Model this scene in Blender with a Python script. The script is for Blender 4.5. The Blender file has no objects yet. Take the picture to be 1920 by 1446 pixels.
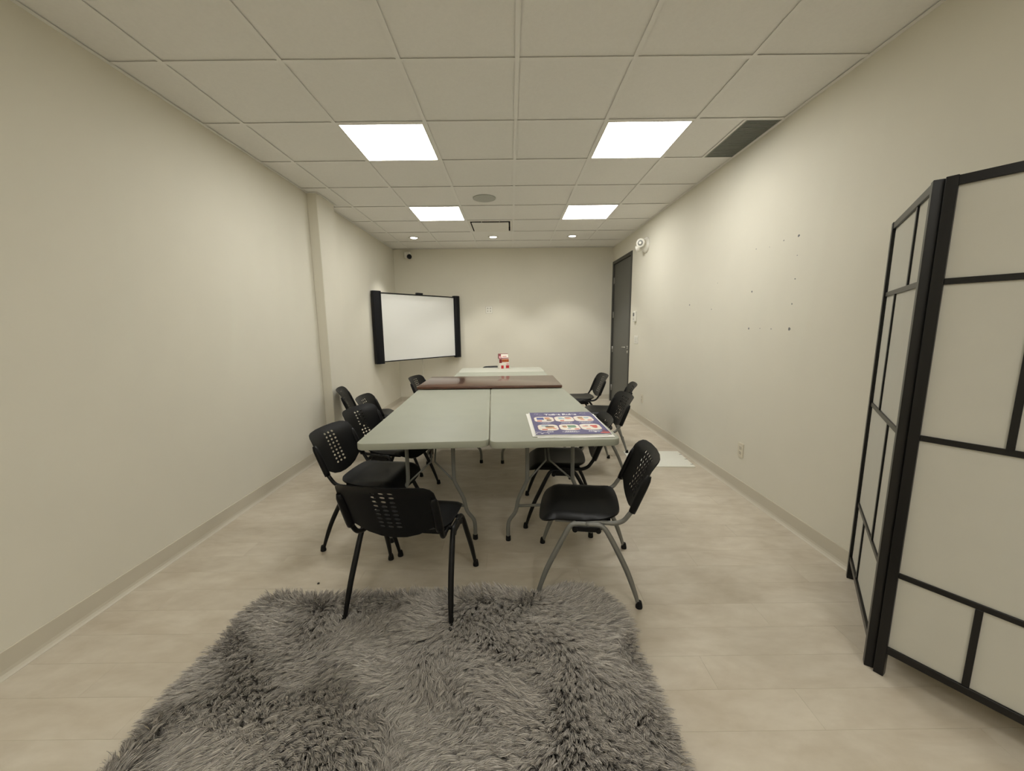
import bpy, bmesh, math, random
import numpy as np
from mathutils import Vector, Matrix
from mathutils.geometry import delaunay_2d_cdt

random.seed(4)
rng = np.random.default_rng(11)
S = bpy.context.scene
C = S.collection
PI = math.pi
R = math.radians

# ------------------------------------------------------------------ camera, world, exposure
CAM_Z = 1.376
cam_d = bpy.data.cameras.new('camera')
cam = bpy.data.objects.new('camera', cam_d)
C.objects.link(cam)
S.camera = cam
cam_d.sensor_fit = 'HORIZONTAL'
cam_d.sensor_width = 36.0
cam_d.lens = 36.0 * 723.5 / 1920.0
cam_d.clip_start = 0.05
YAW, PITCH, ROLL = 0.0013, -0.152, -0.0114


def cam_axes():
    def back(a, b, c):
        cr, sr = math.cos(ROLL), math.sin(ROLL)
        a, b = cr * a + sr * b, -sr * a + cr * b
        x, y, z = a, c, -b
        cp, sp = math.cos(PITCH), math.sin(PITCH)
        y, z = cp * y - sp * z, sp * y + cp * z
        cy, sy = math.cos(YAW), math.sin(YAW)
        return Vector((cy * x + sy * y, -sy * x + cy * y, z))
    return back(1, 0, 0), back(0, -1, 0), back(0, 0, 1)


ax, ay, az = cam_axes()
M = Matrix((ax, ay, -az)).transposed().to_4x4()
M.translation = Vector((0, 0, CAM_Z))
cam.matrix_world = M

world = bpy.data.worlds.new('world')
S.world = world
world.use_nodes = True
world.node_tree.nodes['Background'].inputs[0].default_value = (0.9, 0.88, 0.8, 1)
world.node_tree.nodes['Background'].inputs[1].default_value = 0.02

PANEL_STRENGTH = 18.6          # LED ceiling panels
LIGHT_COL = (1.0, 0.985, 0.935)
SPOT_W = 42.0                  # recessed downlights
S.view_settings.view_transform = 'Standard'
S.view_settings.look = 'None'
S.view_settings.exposure = 0.0
S.view_settings.gamma = 1.0
S.view_settings.use_curve_mapping = False
S.cycles.max_bounces = 10
S.cycles.diffuse_bounces = 6
S.cycles.use_denoising = True


# ------------------------------------------------------------------ materials
def lin(c):
    return tuple((x / 12.92 if x <= 0.04045 else ((x + 0.055) / 1.055) ** 2.4) for x in c)


def hexc(r, g, b):
    return lin((r / 255., g / 255., b / 255.))


def mat(name, col, rough=0.5, var=0.06, scale=8.0, bump=0.0, bscale=200.0, metal=0.0, spec=0.5,
        emit=None, estr=0.0, stretch=None, detail=4.0, coat=0.0):
    m = bpy.data.materials.new(name)
    m.use_nodes = True
    nt = m.node_tree
    b = nt.nodes['Principled BSDF']
    b.inputs['Roughness'].default_value = rough
    b.inputs['Metallic'].default_value = metal
    b.inputs['Specular IOR Level'].default_value = spec
    b.inputs['Coat Weight'].default_value = coat
    tc = nt.nodes.new('ShaderNodeTexCoord')
    mp = nt.nodes.new('ShaderNodeMapping')
    nt.links.new(tc.outputs['Object'], mp.inputs[0])
    if stretch:
        mp.inputs['Scale'].default_value = stretch
    nz = nt.nodes.new('ShaderNodeTexNoise')
    nz.inputs['Scale'].default_value = scale
    nz.inputs['Detail'].default_value = detail
    nt.links.new(mp.outputs[0], nz.inputs['Vector'])
    rp = nt.nodes.new('ShaderNodeValToRGB')
    rp.color_ramp.elements[0].position = 0.3
    rp.color_ramp.elements[1].position = 0.7
    rp.color_ramp.elements[0].color = tuple(c * (1 - var) for c in col) + (1,)
    rp.color_ramp.elements[1].color = tuple(min(1, c * (1 + var)) for c in col) + (1,)
    nt.links.new(nz.outputs['Fac'], rp.inputs[0])
    nt.links.new(rp.outputs[0], b.inputs['Base Color'])
    if bump:
        n2 = nt.nodes.new('ShaderNodeTexNoise')
        n2.inputs['Scale'].default_value = bscale
        n2.inputs['Detail'].default_value = 3
        nt.links.new(tc.outputs['Object'], n2.inputs['Vector'])
        bp = nt.nodes.new('ShaderNodeBump')
        bp.inputs['Strength'].default_value = bump
        bp.inputs['Distance'].default_value = 0.002
        nt.links.new(n2.outputs['Fac'], bp.inputs['Height'])
        nt.links.new(bp.outputs[0], b.inputs['Normal'])
    if emit:
        b.inputs['Emission Color'].default_value = tuple(emit) + (1,)
        b.inputs['Emission Strength'].default_value = estr
    return m


def floor_mat():
    m = mat('vinyl_floor', (0.50, 0.425, 0.325), rough=0.42, var=0.0, spec=0.35)
    nt = m.node_tree
    b = nt.nodes['Principled BSDF']
    for l in list(nt.links):
        if l.to_socket == b.inputs['Base Color']:
            nt.links.remove(l)
    geo = nt.nodes.new('ShaderNodeNewGeometry')
    oi = nt.nodes.new('ShaderNodeObjectInfo')
    mp = nt.nodes.new('ShaderNodeMapping')
    nt.links.new(geo.outputs['Position'], mp.inputs[0])
    mp.inputs['Scale'].default_value = (1.0, 2.0, 1.0)
    mp.inputs['Rotation'].default_value = (0, 0, 0.35)
    add = nt.nodes.new('ShaderNodeVectorMath')
    add.operation = 'ADD'
    nt.links.new(mp.outputs[0], add.inputs[0])
    sc = nt.nodes.new('ShaderNodeVectorMath')
    sc.operation = 'SCALE'
    sc.inputs[0].default_value = (0.25, 0.12, 0)
    nt.links.new(oi.outputs['Random'], sc.inputs['Scale'])
    nt.links.new(sc.outputs[0], add.inputs[1])
    n1 = nt.nodes.new('ShaderNodeTexNoise')
    n1.inputs['Scale'].default_value = 2.2
    n1.inputs['Detail'].default_value = 5
    n1.inputs['Roughness'].default_value = 0.6
    n1.inputs['Distortion'].default_value = 0.8
    nt.links.new(add.outputs[0], n1.inputs['Vector'])
    n2 = nt.nodes.new('ShaderNodeTexNoise')
    n2.inputs['Scale'].default_value = 9.0
    n2.inputs['Detail'].default_value = 6
    nt.links.new(add.outputs[0], n2.inputs['Vector'])
    mx = nt.nodes.new('ShaderNodeMix')
    mx.data_type = 'FLOAT'
    mx.inputs[0].default_value = 0.35
    nt.links.new(n1.outputs['Fac'], mx.inputs[2])
    nt.links.new(n2.outputs['Fac'], mx.inputs[3])
    rp = nt.nodes.new('ShaderNodeValToRGB')
    e = rp.color_ramp.elements
    e[0].position = 0.34
    e[0].color = (0.455, 0.395, 0.305, 1)
    e[1].position = 0.66
    e[1].color = (0.595, 0.542, 0.448, 1)
    nt.links.new(mx.outputs[0], rp.inputs[0])
    hs = nt.nodes.new('ShaderNodeHueSaturation')
    mr = nt.nodes.new('ShaderNodeMapRange')
    mr.inputs[3].default_value = 0.982
    mr.inputs[4].default_value = 1.018
    nt.links.new(oi.outputs['Random'], mr.inputs[0])
    nt.links.new(mr.outputs[0], hs.inputs['Value'])
    nt.links.new(rp.outputs[0], hs.inputs['Color'])
    nt.links.new(hs.outputs[0], b.inputs['Base Color'])
    return m


def emit_mat(name, col, s):
    m = bpy.data.materials.new(name)
    m.use_nodes = True
    nt = m.node_tree
    nt.nodes.remove(nt.nodes['Principled BSDF'])
    e = nt.nodes.new('ShaderNodeEmission')
    e.inputs[0].default_value = tuple(col) + (1,)
    e.inputs[1].default_value = s
    nt.links.new(e.outputs[0], nt.nodes['Material Output'].inputs[0])
    return m


def hair_mat():
    m = bpy.data.materials.new('rug_pile')
    m.use_nodes = True
    nt = m.node_tree
    b = nt.nodes['Principled BSDF']
    b.inputs['Roughness'].default_value = 0.55
    b.inputs['Specular IOR Level'].default_value = 0.35
    hi = nt.nodes.new('ShaderNodeHairInfo')
    rp = nt.nodes.new('ShaderNodeValToRGB')
    e = rp.color_ramp.elements
    e[0].color = (0.255, 0.235, 0.212, 1)
    e[1].color = (0.64, 0.60, 0.545, 1)
    nt.links.new(hi.outputs['Random'], rp.inputs[0])
    nt.links.new(rp.outputs[0], b.inputs['Base Color'])
    return m


MT = dict(
    wall=mat('wall_paint', (0.665, 0.637, 0.545), 0.75, 0.012, 3.0, 0.05, 350, spec=0.2),
    tile=mat('ceiling_tile', (0.80, 0.79, 0.765), 0.9, 0.015, 60.0, 0.22, 260, spec=0.1),
    tee=mat('ceiling_grid', (0.80, 0.79, 0.765), 0.5, 0.01, 5, spec=0.3),
    plenum=mat('plenum_dark', (0.03, 0.03, 0.028), 0.9),
    floor=floor_mat(),
    seam=mat('floor_seam', (0.45, 0.395, 0.31), 0.8),
    cove=mat('vinyl_cove_base', (0.535, 0.495, 0.405), 0.45, 0.01, 4, spec=0.4),
    grille=mat('return_grille_grey', (0.23, 0.245, 0.22), 0.6, 0.05, 30),
    white=mat('white_plastic', (0.72, 0.70, 0.63), 0.4, 0.02, 10),
    whitedim=mat('white_metal', (0.74, 0.725, 0.68), 0.5, 0.02, 10),
    speaker=mat('speaker_grille', (0.42, 0.43, 0.40), 0.6, 0.12, 500),
    dark=mat('dark_gap', (0.01, 0.01, 0.01), 0.9),
    doorg=mat('door_grey_paint', (0.098, 0.097, 0.087), 0.45, 0.03, 4),
    doorf=mat('door_frame_dark', (0.050, 0.049, 0.042), 0.45, 0.03, 4),
    chrome=mat('satin_chrome', (0.62, 0.62, 0.60), 0.25, 0.02, 10, metal=1.0),
    steel=mat('hinge_steel', (0.42, 0.41, 0.38), 0.4, 0.02, 10, metal=0.8),
    plastic=mat('black_chair_plastic', (0.0050, 0.0050, 0.0052), 0.36, 0.12, 40, 0.15, 900, spec=0.16),
    blackmetal=mat('black_tube', (0.0045, 0.0045, 0.0045), 0.36, 0.05, 10, spec=0.22),
    greymetal=mat('grey_tube', (0.17, 0.17, 0.155), 0.38, 0.04, 10, metal=0.35),
    rubber=mat('black_rubber', (0.006, 0.006, 0.006), 0.7, 0.05, 10, spec=0.2),
    table=mat('sage_table_plastic', (0.335, 0.345, 0.28), 0.48, 0.03, 5, 0.12, 700, spec=0.35),
    tableb=mat('pale_table_plastic', (0.44, 0.44, 0.375), 0.48, 0.03, 5, 0.12, 700, spec=0.35),
    legmetal=mat('table_leg_grey', (0.155, 0.155, 0.138), 0.45, 0.05, 10, metal=0.2),
    wood=mat('mahogany_veneer', (0.085, 0.034, 0.020), 0.20, 0.30, 6.0, spec=0.5, stretch=(1, 14, 1), coat=0.25),
    woodedge=mat('mahogany_edge', (0.045, 0.014, 0.010), 0.3, 0.2, 10),
    screen=mat('whiteboard_surface', (0.80, 0.80, 0.765), 0.34, 0.006, 2, spec=0.45),
    bar=mat('board_black_bar', (0.0055, 0.006, 0.0085), 0.35, 0.05, 10, spec=0.25),
    lacquer=mat('black_lacquer', (0.0042, 0.0038, 0.0038), 0.33, 0.2, 30, stretch=(1, 1, .1), spec=0.36),
    paper=None,
    crate=mat('mat_white', (0.74, 0.735, 0.66), 0.7, 0.015, 6),
    post_blue=mat('poster_purple', hexc(84, 80, 128), 0.30, 0.05, 12),
    post_white=mat('poster_white', (0.82, 0.81, 0.76), 0.4, 0.01, 5),
    card=mat('card_cream', (0.80, 0.74, 0.66), 0.35, 0.02, 10),
    ink_white=mat('ink_white', (0.82, 0.81, 0.82), 0.4, 0.0),
    ink_blue=mat('ink_blue', hexc(70, 82, 150), 0.4, 0.05),
    ink_sky=mat('ink_sky', hexc(150, 180, 196), 0.4, 0.05),
    ink_tan=mat('ink_tan', hexc(206, 160, 122), 0.4, 0.05),
    ink_brown=mat('ink_brown', hexc(88, 58, 44), 0.4, 0.05),
    ink_red=mat('ink_red', hexc(200, 82, 68), 0.4, 0.05),
    ink_green=mat('ink_green', hexc(112, 148, 120), 0.4, 0.05),
    ink_pink=mat('ink_pink', hexc(228, 160, 140), 0.4, 0.05),
    ink_peach=mat('ink_peach', hexc(232, 200, 182), 0.4, 0.03),
    ink_navy=mat('ink_navy', hexc(58, 52, 98), 0.4, 0.05),
    ink_plum=mat('ink_plum', hexc(120, 48, 70), 0.4, 0.05),
    box_red=mat('box_red', hexc(176, 30, 40), 0.35, 0.05, 40),
    box_dred=mat('box_dark_red', hexc(118, 24, 28), 0.35, 0.08, 40),
    box_orange=mat('box_orange', hexc(168, 84, 44), 0.35, 0.25, 60),
    box_white=mat('box_white', hexc(222, 216, 204), 0.35, 0.02, 40),
    box_pink=mat('box_pink', hexc(208, 150, 156), 0.35, 0.1, 60),
    rugbase=mat('rug_backing', (0.10, 0.09, 0.08), 0.9),
    hair=hair_mat(),
    hole=mat('wall_anchor_hole', (0.17, 0.175, 0.175), 0.8, 0.2, 200),
    crumb=mat('crumb_dark', (0.02, 0.018, 0.015), 0.8),
    cord=mat('cord_grey', (0.42, 0.40, 0.34), 0.5),
    lcd=mat('lcd_grey', (0.10, 0.105, 0.10), 0.3),
    panel=emit_mat('led_panel', LIGHT_COL, PANEL_STRENGTH),
    lens=emit_mat('downlight_lens', LIGHT_COL, 14.0),
)


def paper_mat():
    m = mat('shoji_paper', (0.72, 0.705, 0.635), 0.7, 0.015, 12, spec=0.15)
    nt = m.node_tree
    b = nt.nodes['Principled BSDF']
    tr = nt.nodes.new('ShaderNodeBsdfTranslucent')
    tr.inputs[0].default_value = (0.72, 0.70, 0.62, 1)
    ms = nt.nodes.new('ShaderNodeMixShader')
    ms.inputs[0].default_value = 0.38
    nt.links.new(b.outputs[0], ms.inputs[1])
    nt.links.new(tr.outputs[0], ms.inputs[2])
    nt.links.new(ms.outputs[0], nt.nodes['Material Output'].inputs[0])
    return m


MT['paper'] = paper_mat()


# ------------------------------------------------------------------ mesh helpers
class MB:
    def __init__(s):
        s.v, s.f, s.mi = [], [], []
        s.cur = 0
        s.smooth = []

    def add(s, vs, fs, smooth=False):
        o = len(s.v)
        s.v += [tuple(p) for p in vs]
        for f in fs:
            s.f.append(tuple(i + o for i in f))
            s.mi.append(s.cur)
            s.smooth.append(smooth)
        return s

    def box(s, x0, x1, y0, y1, z0, z1, b=0.0):
        if b <= 0:
            vs = [(x, y, z) for x in (x0, x1) for y in (y0, y1) for z in (z0, z1)]
            fs = [(0, 1, 3, 2), (4, 6, 7, 5), (0, 4, 5, 1), (2, 3, 7, 6), (0, 2, 6, 4), (1, 5, 7, 3)]
            return s.add(vs, fs)
        # chamfered box: three stacked loops on each end
        vs, fs = [], []

        def loop(z, i):
            k = len(vs)
            vs.extend([(x0 + i + b * 0, y0 + b, z), (x0 + b, y0 + i, z), (x1 - b, y0 + i, z), (x1 - i, y0 + b, z),
                       (x1 - i, y1 - b, z), (x1 - b, y1 - i, z), (x0 + b, y1 - i, z), (x0 + i, y1 - b, z)])
            return list(range(k, k + 8))
        L = [loop(z0, b * .7), loop(z0 + b, 0), loop(z1 - b, 0), loop(z1, b * .7)]
        for a, c in zip(L[:-1], L[1:]):
            for i in range(8):
                fs.append((a[i], a[(i + 1) % 8], c[(i + 1) % 8], c[i]))
        fs.append(tuple(reversed(L[0])))
        fs.append(tuple(L[-1]))
        return s.add(vs, fs)

    def tube(s, path, rad, n=10, ell=1.0, cap=True):
        P = [Vector(p) for p in path]
        k = len(P)
        rr = rad if isinstance(rad, (list, tuple)) else [rad] * k
        vs, fs = [], []
        T = [(P[min(i + 1, k - 1)] - P[max(i - 1, 0)]).normalized() for i in range(k)]
        up = Vector((0, 0, 1)) if abs(T[0].z) < 0.9 else Vector((1, 0, 0))
        a = (up - T[0] * up.dot(T[0])).normalized()
        for i in range(k):
            a = (a - T[i] * a.dot(T[i])).normalized()
            c = T[i].cross(a)
            for j in range(n):
                t = 2 * PI * j / n
                vs.append(P[i] + a * (math.cos(t) * rr[i] * ell) + c * (math.sin(t) * rr[i]))
        for i in range(k - 1):
            for j in range(n):
                fs.append((i * n + j, i * n + (j + 1) % n, (i + 1) * n + (j + 1) % n, (i + 1) * n + j))
        s.add(vs, fs, True)
        if cap:
            o = len(s.v) - k * n
            s.f.append(tuple(o + j for j in reversed(range(n))))
            s.f.append(tuple(o + (k - 1) * n + j for j in range(n)))
            s.mi += [s.cur] * 2
            s.smooth += [False] * 2
        return s

    def lathe(s, prof, n=24, o=(0, 0, 0), axis='z', mtx=None):
        vs, fs = [], []
        for r, h in prof:
            for j in range(n):
                t = 2 * PI * j / n
                p = Vector((r * math.cos(t), r * math.sin(t), h))
                if mtx is not None:
                    p = mtx @ p
                vs.append(p + Vector(o))
        k = len(prof)
        for i in range(k - 1):
            for j in range(n):
                fs.append((i * n + j, i * n + (j + 1) % n, (i + 1) * n + (j + 1) % n, (i + 1) * n + j))
        fs.append(tuple(reversed(range(n))))
        fs.append(tuple((k - 1) * n + j for j in range(n)))
        return s.add(vs, fs, False)

    def prism(s, pts, z0, z1, b=0.0):
        """closed 2-D outline (ccw) extruded along z, with an optional rounded edge"""
        n = len(pts)
        cx = sum(p[0] for p in pts) / n
        cy = sum(p[1] for p in pts) / n

        def ins(d):
            out = []
            for i in range(n):
                p0, p1, p2 = Vector(pts[i - 1]), Vector(pts[i]), Vector(pts[(i + 1) % n])
                e1, e2 = (p1 - p0), (p2 - p1)
                n1 = Vector((-e1.y, e1.x)).normalized() if e1.length > 1e-9 else Vector((0, 0))
                n2 = Vector((-e2.y, e2.x)).normalized() if e2.length > 1e-9 else Vector((0, 0))
                nn = (n1 + n2)
                nn = nn / max(0.3, nn.length) if nn.length else nn
                out.append(p1 + nn * d)
            return out
        loops = []
        if b > 0:
            loops = [(ins(b), z0), (ins(b * .3), z0 + b * .3), (pts, z0 + b), (pts, z1 - b), (ins(b * .3), z1 - b * .3), (ins(b), z1)]
        else:
            loops = [(pts, z0), (pts, z1)]
        vs, fs = [], []
        for L, z in loops:
            vs += [(p[0], p[1], z) for p in L]
        for i in range(len(loops) - 1):
            for j in range(n):
                fs.append((i * n + j, i * n + (j + 1) % n, (i + 1) * n + (j + 1) % n, (i + 1) * n + j))
        fs.append(tuple(reversed(range(n))))
        fs.append(tuple((len(loops) - 1) * n + j for j in range(n)))
        return s.add(vs, fs, False)

    def mesh(s, name, mats):
        me = bpy.data.meshes.new(name)
        me.from_pydata(s.v, [], s.f)
        if not isinstance(mats, (list, tuple)):
            mats = [mats]
        for m in mats:
            me.materials.append(m)
        me.polygons.foreach_set('material_index', s.mi)
        me.polygons.foreach_set('use_smooth', s.smooth)
        me.update()
        return me

    def build(s, name, mats, parent=None, loc=None, smooth_angle=None):
        me = s.mesh(name, mats)
        bm = bmesh.new()
        bm.from_mesh(me)
        bmesh.ops.recalc_face_normals(bm, faces=bm.faces)
        bm.to_mesh(me)
        bm.free()
        if smooth_angle:
            me.shade_smooth() if hasattr(me, 'shade_smooth') else None
            me.set_sharp_from_angle(angle=R(smooth_angle))
        o = bpy.data.objects.new(name, me)
        C.objects.link(o)
        if parent is not None:
            o.parent = parent
        if loc is not None:
            o.location = loc
        return o


def rrect(x0, x1, y0, y1, r, n=6):
    pts = []
    for cx, cy, a0 in ((x1 - r, y1 - r, 0), (x0 + r, y1 - r, 90), (x0 + r, y0 + r, 180), (x1 - r, y0 + r, 270)):
        for k in range(n + 1):
            t = R(a0 + 90 * k / n)
            pts.append((cx + r * math.cos(t), cy + r * math.sin(t)))
    return pts


def ellipse(cx, cy, a, b, n=12, rot=0):
    return [(cx + a * math.cos(t) * math.cos(rot) - b * math.sin(t) * math.sin(rot),
             cy + a * math.cos(t) * math.sin(rot) + b * math.sin(t) * math.cos(rot)) for t in [2 * PI * i / n for i in range(n)]]


def smooth_path(pts, n=6):
    P = [Vector(p) for p in pts]
    P = [P[0] * 2 - P[1]] + P + [P[-1] * 2 - P[-2]]
    out = []
    for i in range(1, len(P) - 2):
        p0, p1, p2, p3 = P[i - 1:i + 3]
        for k in range(n):
            t = k / n
            out.append(0.5 * ((2 * p1) + (p2 - p0) * t + (2 * p0 - 5 * p1 + 4 * p2 - p3) * t * t + (3 * p1 - p0 - 3 * p2 + p3) * t ** 3))
    out.append(P[-2])
    return out


def tag(o, label, cat, group=None):
    o['label'] = label
    o['category'] = cat
    if group:
        o['group'] = group
    return o


def thing(name, label, cat, loc=(0, 0, 0), rotz=0.0, group=None):
    o = bpy.data.objects.new(name, None)
    o.empty_display_size = 0.05
    C.objects.link(o)
    o.location = loc
    o.rotation_euler = (0, 0, rotz)
    return tag(o, label, cat, group)


def struct(o):
    o['kind'] = 'structure'
    return o


def copy_tree(o, parent=None):
    c = o.copy()
    C.objects.link(c)
    if parent is not None:
        c.parent = parent
    for ch in list(o.children):
        copy_tree(ch, c)
    return c


# ------------------------------------------------------------------ room dimensions
T = 0.6096
X0, Y0 = -1.7806, 2.2216         # ceiling grid origin
CZ = 2.736                       # underside of the ceiling grid
XL = -2.06
YB = 7.075
YF = -3.40


def XR(y):
    return 1.857 - 0.0112 * (y - 4)


TH = 0.12
TOP = 2.95
# ---- floor with planks
m = MB()
m.box(XL - TH, XR(YF) + TH, YF - TH, YB + TH, -0.06, -0.004)
floor = struct(m.build('floor', MT['seam']))
PW, PL, GAP = 0.1524, 1.2192, 0.0005
r0 = 1.884 - 24 * PW
row = 0
y = r0
while y < YB + .01:
    y1 = min(y + PW, YB + .01)
    if y1 - max(y, YF) > 0.02:
        off = ((row * 0.4064 + (0.12 if row % 2 else 0)) % PL)
        x = XL - .01 - off
        if 0.3 < y < 7.2:
            while x < 1.9:
                xa, xb = max(x, XL - .01), min(x + PL, XR(y) + .01)
                if xb - xa > 0.03:
                    m = MB()
                    w, h = (xb - xa) / 2 - GAP / 2, (y1 - y) / 2 - GAP / 2
                    m.box(-w, w, -h, h, -0.004, 0.0, b=0.0003)
                    m.build('plank', MT['floor'], floor, ((xa + xb) / 2, (y + y1) / 2, 0))
                x += PL
    y += PW
    row += 1
m = MB()
m.box(XL - .01, XR(YF) + .01, YF, 0.45, -0.004, -0.0004)
m.build('floor_covering', MT['floor'], floor)

# ---- walls
m = MB()
m.box(XL - TH, XL, YF - TH, YB + TH, -0.06, TOP)
struct(m.build('wall_left', MT['wall']))
m = MB()
m.box(XL, XR(YB) + .0, YB, YB + TH, -0.06, TOP)
struct(m.build('wall_back', MT['wall']))
m = MB()
m.box(XL, XR(YF), YF - TH, YF, -0.06, TOP)
struct(m.build('wall_front', MT['wall']))
DY0, DY1, DZ = 5.995, 7.052, 2.478


def wall_seg(m, ya, yb, z0, z1):
    vs = [(XR(ya), ya, z0), (XR(ya), ya, z1), (XR(yb), yb, z0), (XR(yb), yb, z1),
          (XR(ya) + TH, ya, z0), (XR(ya) + TH, ya, z1), (XR(yb) + TH, yb, z0), (XR(yb) + TH, yb, z1)]
    m.add(vs, [(0, 1, 3, 2), (4, 6, 7, 5), (0, 4, 5, 1), (2, 3, 7, 6), (0, 2, 6, 4), (1, 5, 7, 3)])


m = MB()
wall_seg(m, YF - TH, DY0, -0.06, TOP)
wall_seg(m, DY0, DY1, DZ, TOP)
wall_seg(m, DY1, YB + TH, -0.06, TOP)
wall_right = struct(m.build('wall_right', MT['wall']))
# pilaster on the left wall
PX, PY0, PY1 = -1.961, 4.172, 4.568
m = MB()
m.box(XL, PX, PY0, PY1, -0.0, CZ + .01, b=0.004)
struct(m.build('wall_pilaster', MT['wall']))

# screw holes in the right wall
for (hy, hz, hr) in [(2.612, 1.936, .010), (2.748, 1.935, .0055), (3.043, 1.935, .005), (2.609, 1.813, .004), (2.608, 1.664, .006),
                     (3.053, 1.621, .009), (4.076, 1.575, .010), (3.636, 1.512, .006), (2.615, 1.503, .006), (3.056, 1.339, .009),
                     (2.921, 1.340, .004), (2.797, 1.337, .005), (2.617, 1.338, .012), (2.89, 1.92, .003), (3.56, 1.74, .004)]:
    m = MB()
    hr *= .85
    pr = [(hr * 1.15 * (1 + .18 * math.sin(3 * t + hy * 9)) * math.cos(t), hr * (1 + .15 * math.cos(2 * t + hz * 7)) * math.sin(t)) for t in [2 * PI * i / 10 for i in range(10)]]
    vs = [(XR(hy) - .0006, hy + a, hz + b) for a, b in pr] + [(XR(hy) + .002, hy + a * .5, hz + b * .5) for a, b in pr]
    vs2 = [(XR(hy) - .0007, hy + a * .0, hz + b * .0) for a, b in pr[:1]]
    fs = [(i, (i + 1) % 10, 10 + (i + 1) % 10, 10 + i) for i in range(10)] + [tuple(range(10))]
    m.add(vs, fs)
    m.build('screw_hole', MT['hole'], wall_right)


# ---- baseboards: vinyl cove base with a flared toe
def cove(name, pts, closed=False):
    """pts: wall line in plan, room on the left-hand side of travel"""
    prof = [(0.0, 0.108), (0.0045, 0.1075), (0.0058, 0.1055), (0.0058, 0.030), (0.0085, 0.017), (0.0145, 0.0075), (0.0215, 0.0020), (0.0215, 0.0), (0.0, 0.0)]
    m = MB()
    P = [Vector(p) for p in pts]
    k = len(P)
    nor = []
    for i in range(k):
        ns = []
        if i > 0:
            e = (P[i] - P[i - 1]).normalized()
            ns.append(Vector((-e.y, e.x)))
        if i < k - 1:
            e = (P[i + 1] - P[i]).normalized()
            ns.append(Vector((-e.y, e.x)))
        if len(ns) == 2:
            b = ns[0] + ns[1]
            nor.append(b / (1 + ns[0].dot(ns[1])))
        else:
            nor.append(ns[0])
    vs, fs = [], []
    q = len(prof)
    for p, nn in zip(P, nor):
        vs += [(p.x + nn.x * d, p.y + nn.y * d, z) for d, z in prof]
    for i in range(k - 1):
        for j in range(q - 1):
            fs.append((i * q + j, i * q + j + 1, (i + 1) * q + j + 1, (i + 1) * q + j))
    m.add(vs, fs)
    return struct(m.build(name, MT['cove']))


cove('baseboard_left', [(XL, YB), (XL, PY1), (PX, PY1), (PX, PY0), (XL, PY0), (XL, YF)])
cove('baseboard_back', [(XR(YB), YB), (XL, YB)])
cove('baseboard_right', [(XR(YF), YF), (XR(DY0 - .004), DY0 - .004)])

# ---- ceiling: slab, tees, tiles
m = MB()
m.box(XL - TH, XR(YF) + TH, YF - TH, YB + TH, 2.80, 2.92)
ceiling = struct(m.build('ceiling', MT['plenum']))
rows = [j for j in range(-6, 9)]


def yr(j):
    return Y0 + j * T


def xc(i):
    return X0 + i * T


TW = 0.012
LIGHTS = [(1, 1), (4, 1), (1, 4), (4, 4), (1, -5), (4, -5), (1, -8), (4, -8)]
VENT = (2, 5)
GRILLE = (5, 1)
for i in range(0, 6):
    m = MB()
    m.box(-TW, TW, (YF - YB) / 2, (YB - YF) / 2, 0, .0022)
    m.box(-.0015, .0015, (YF - YB) / 2, (YB - YF) / 2, .0022, .04)
    m.build('main_tee', MT['tee'], ceiling, (xc(i), (YF + YB) / 2, CZ))
tile_cache = {}
cells_x = [(-1, XL, xc(0))] + [(i, xc(i), xc(i + 1)) for i in range(5)] + [(5, xc(5), None)]
for j in range(-10,8):
    ya, yb = max(yr(j), YF), min(yr(j + 1), YB)
    if yb - ya < .03:
        continue
    for i, xa, xb in cells_x:
        right = xb is None
        if right:
            xb = XR((ya + yb) / 2)
        # cross tee at the near edge of the cell
        if j > -10:
            m = MB()
            w = (xb - xa) / 2 - (TW if not right and i >= 0 else TW / 2)
            m.box(-w, w, -TW, TW, 0, .002)
            m.build('cross_tee', MT['tee'], ceiling, ((xa + xb) / 2 + (0 if i >= 0 and not right else (-TW / 2 if i < 0 else TW / 2)), yr(j), CZ + .0003))
        if (i, j) in LIGHTS or (i, j) == VENT:
            continue
        if (i, j) == GRILLE:
            xb = xa + (xb - xa) * 0.56
        key = (round(xb - xa, 3), round(yb - ya, 3))
        if key not in tile_cache:
            mm = MB()
            w, h = key[0] / 2 - .003, key[1] / 2 - .003
            mm.box(-w, w, -h, h, .0068, .02, b=.001)
            tile_cache[key] = mm.mesh('ceiling_tile', MT['tile'])
        o = bpy.data.objects.new('ceiling_tile', tile_cache[key])
        C.objects.link(o)
        o.parent = ceiling
        o.location = ((xa + xb) / 2, (ya + yb) / 2, CZ)
        if (i, j) == GRILLE:
            mm = MB()
            mm.box(-TW * .7, TW * .7, (ya - yb) / 2 + TW, (yb - ya) / 2 - TW, 0, .002)
            mm.build('cross_tee', MT['tee'], ceiling, (xb, (ya + yb) / 2, CZ + .0003))


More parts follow.
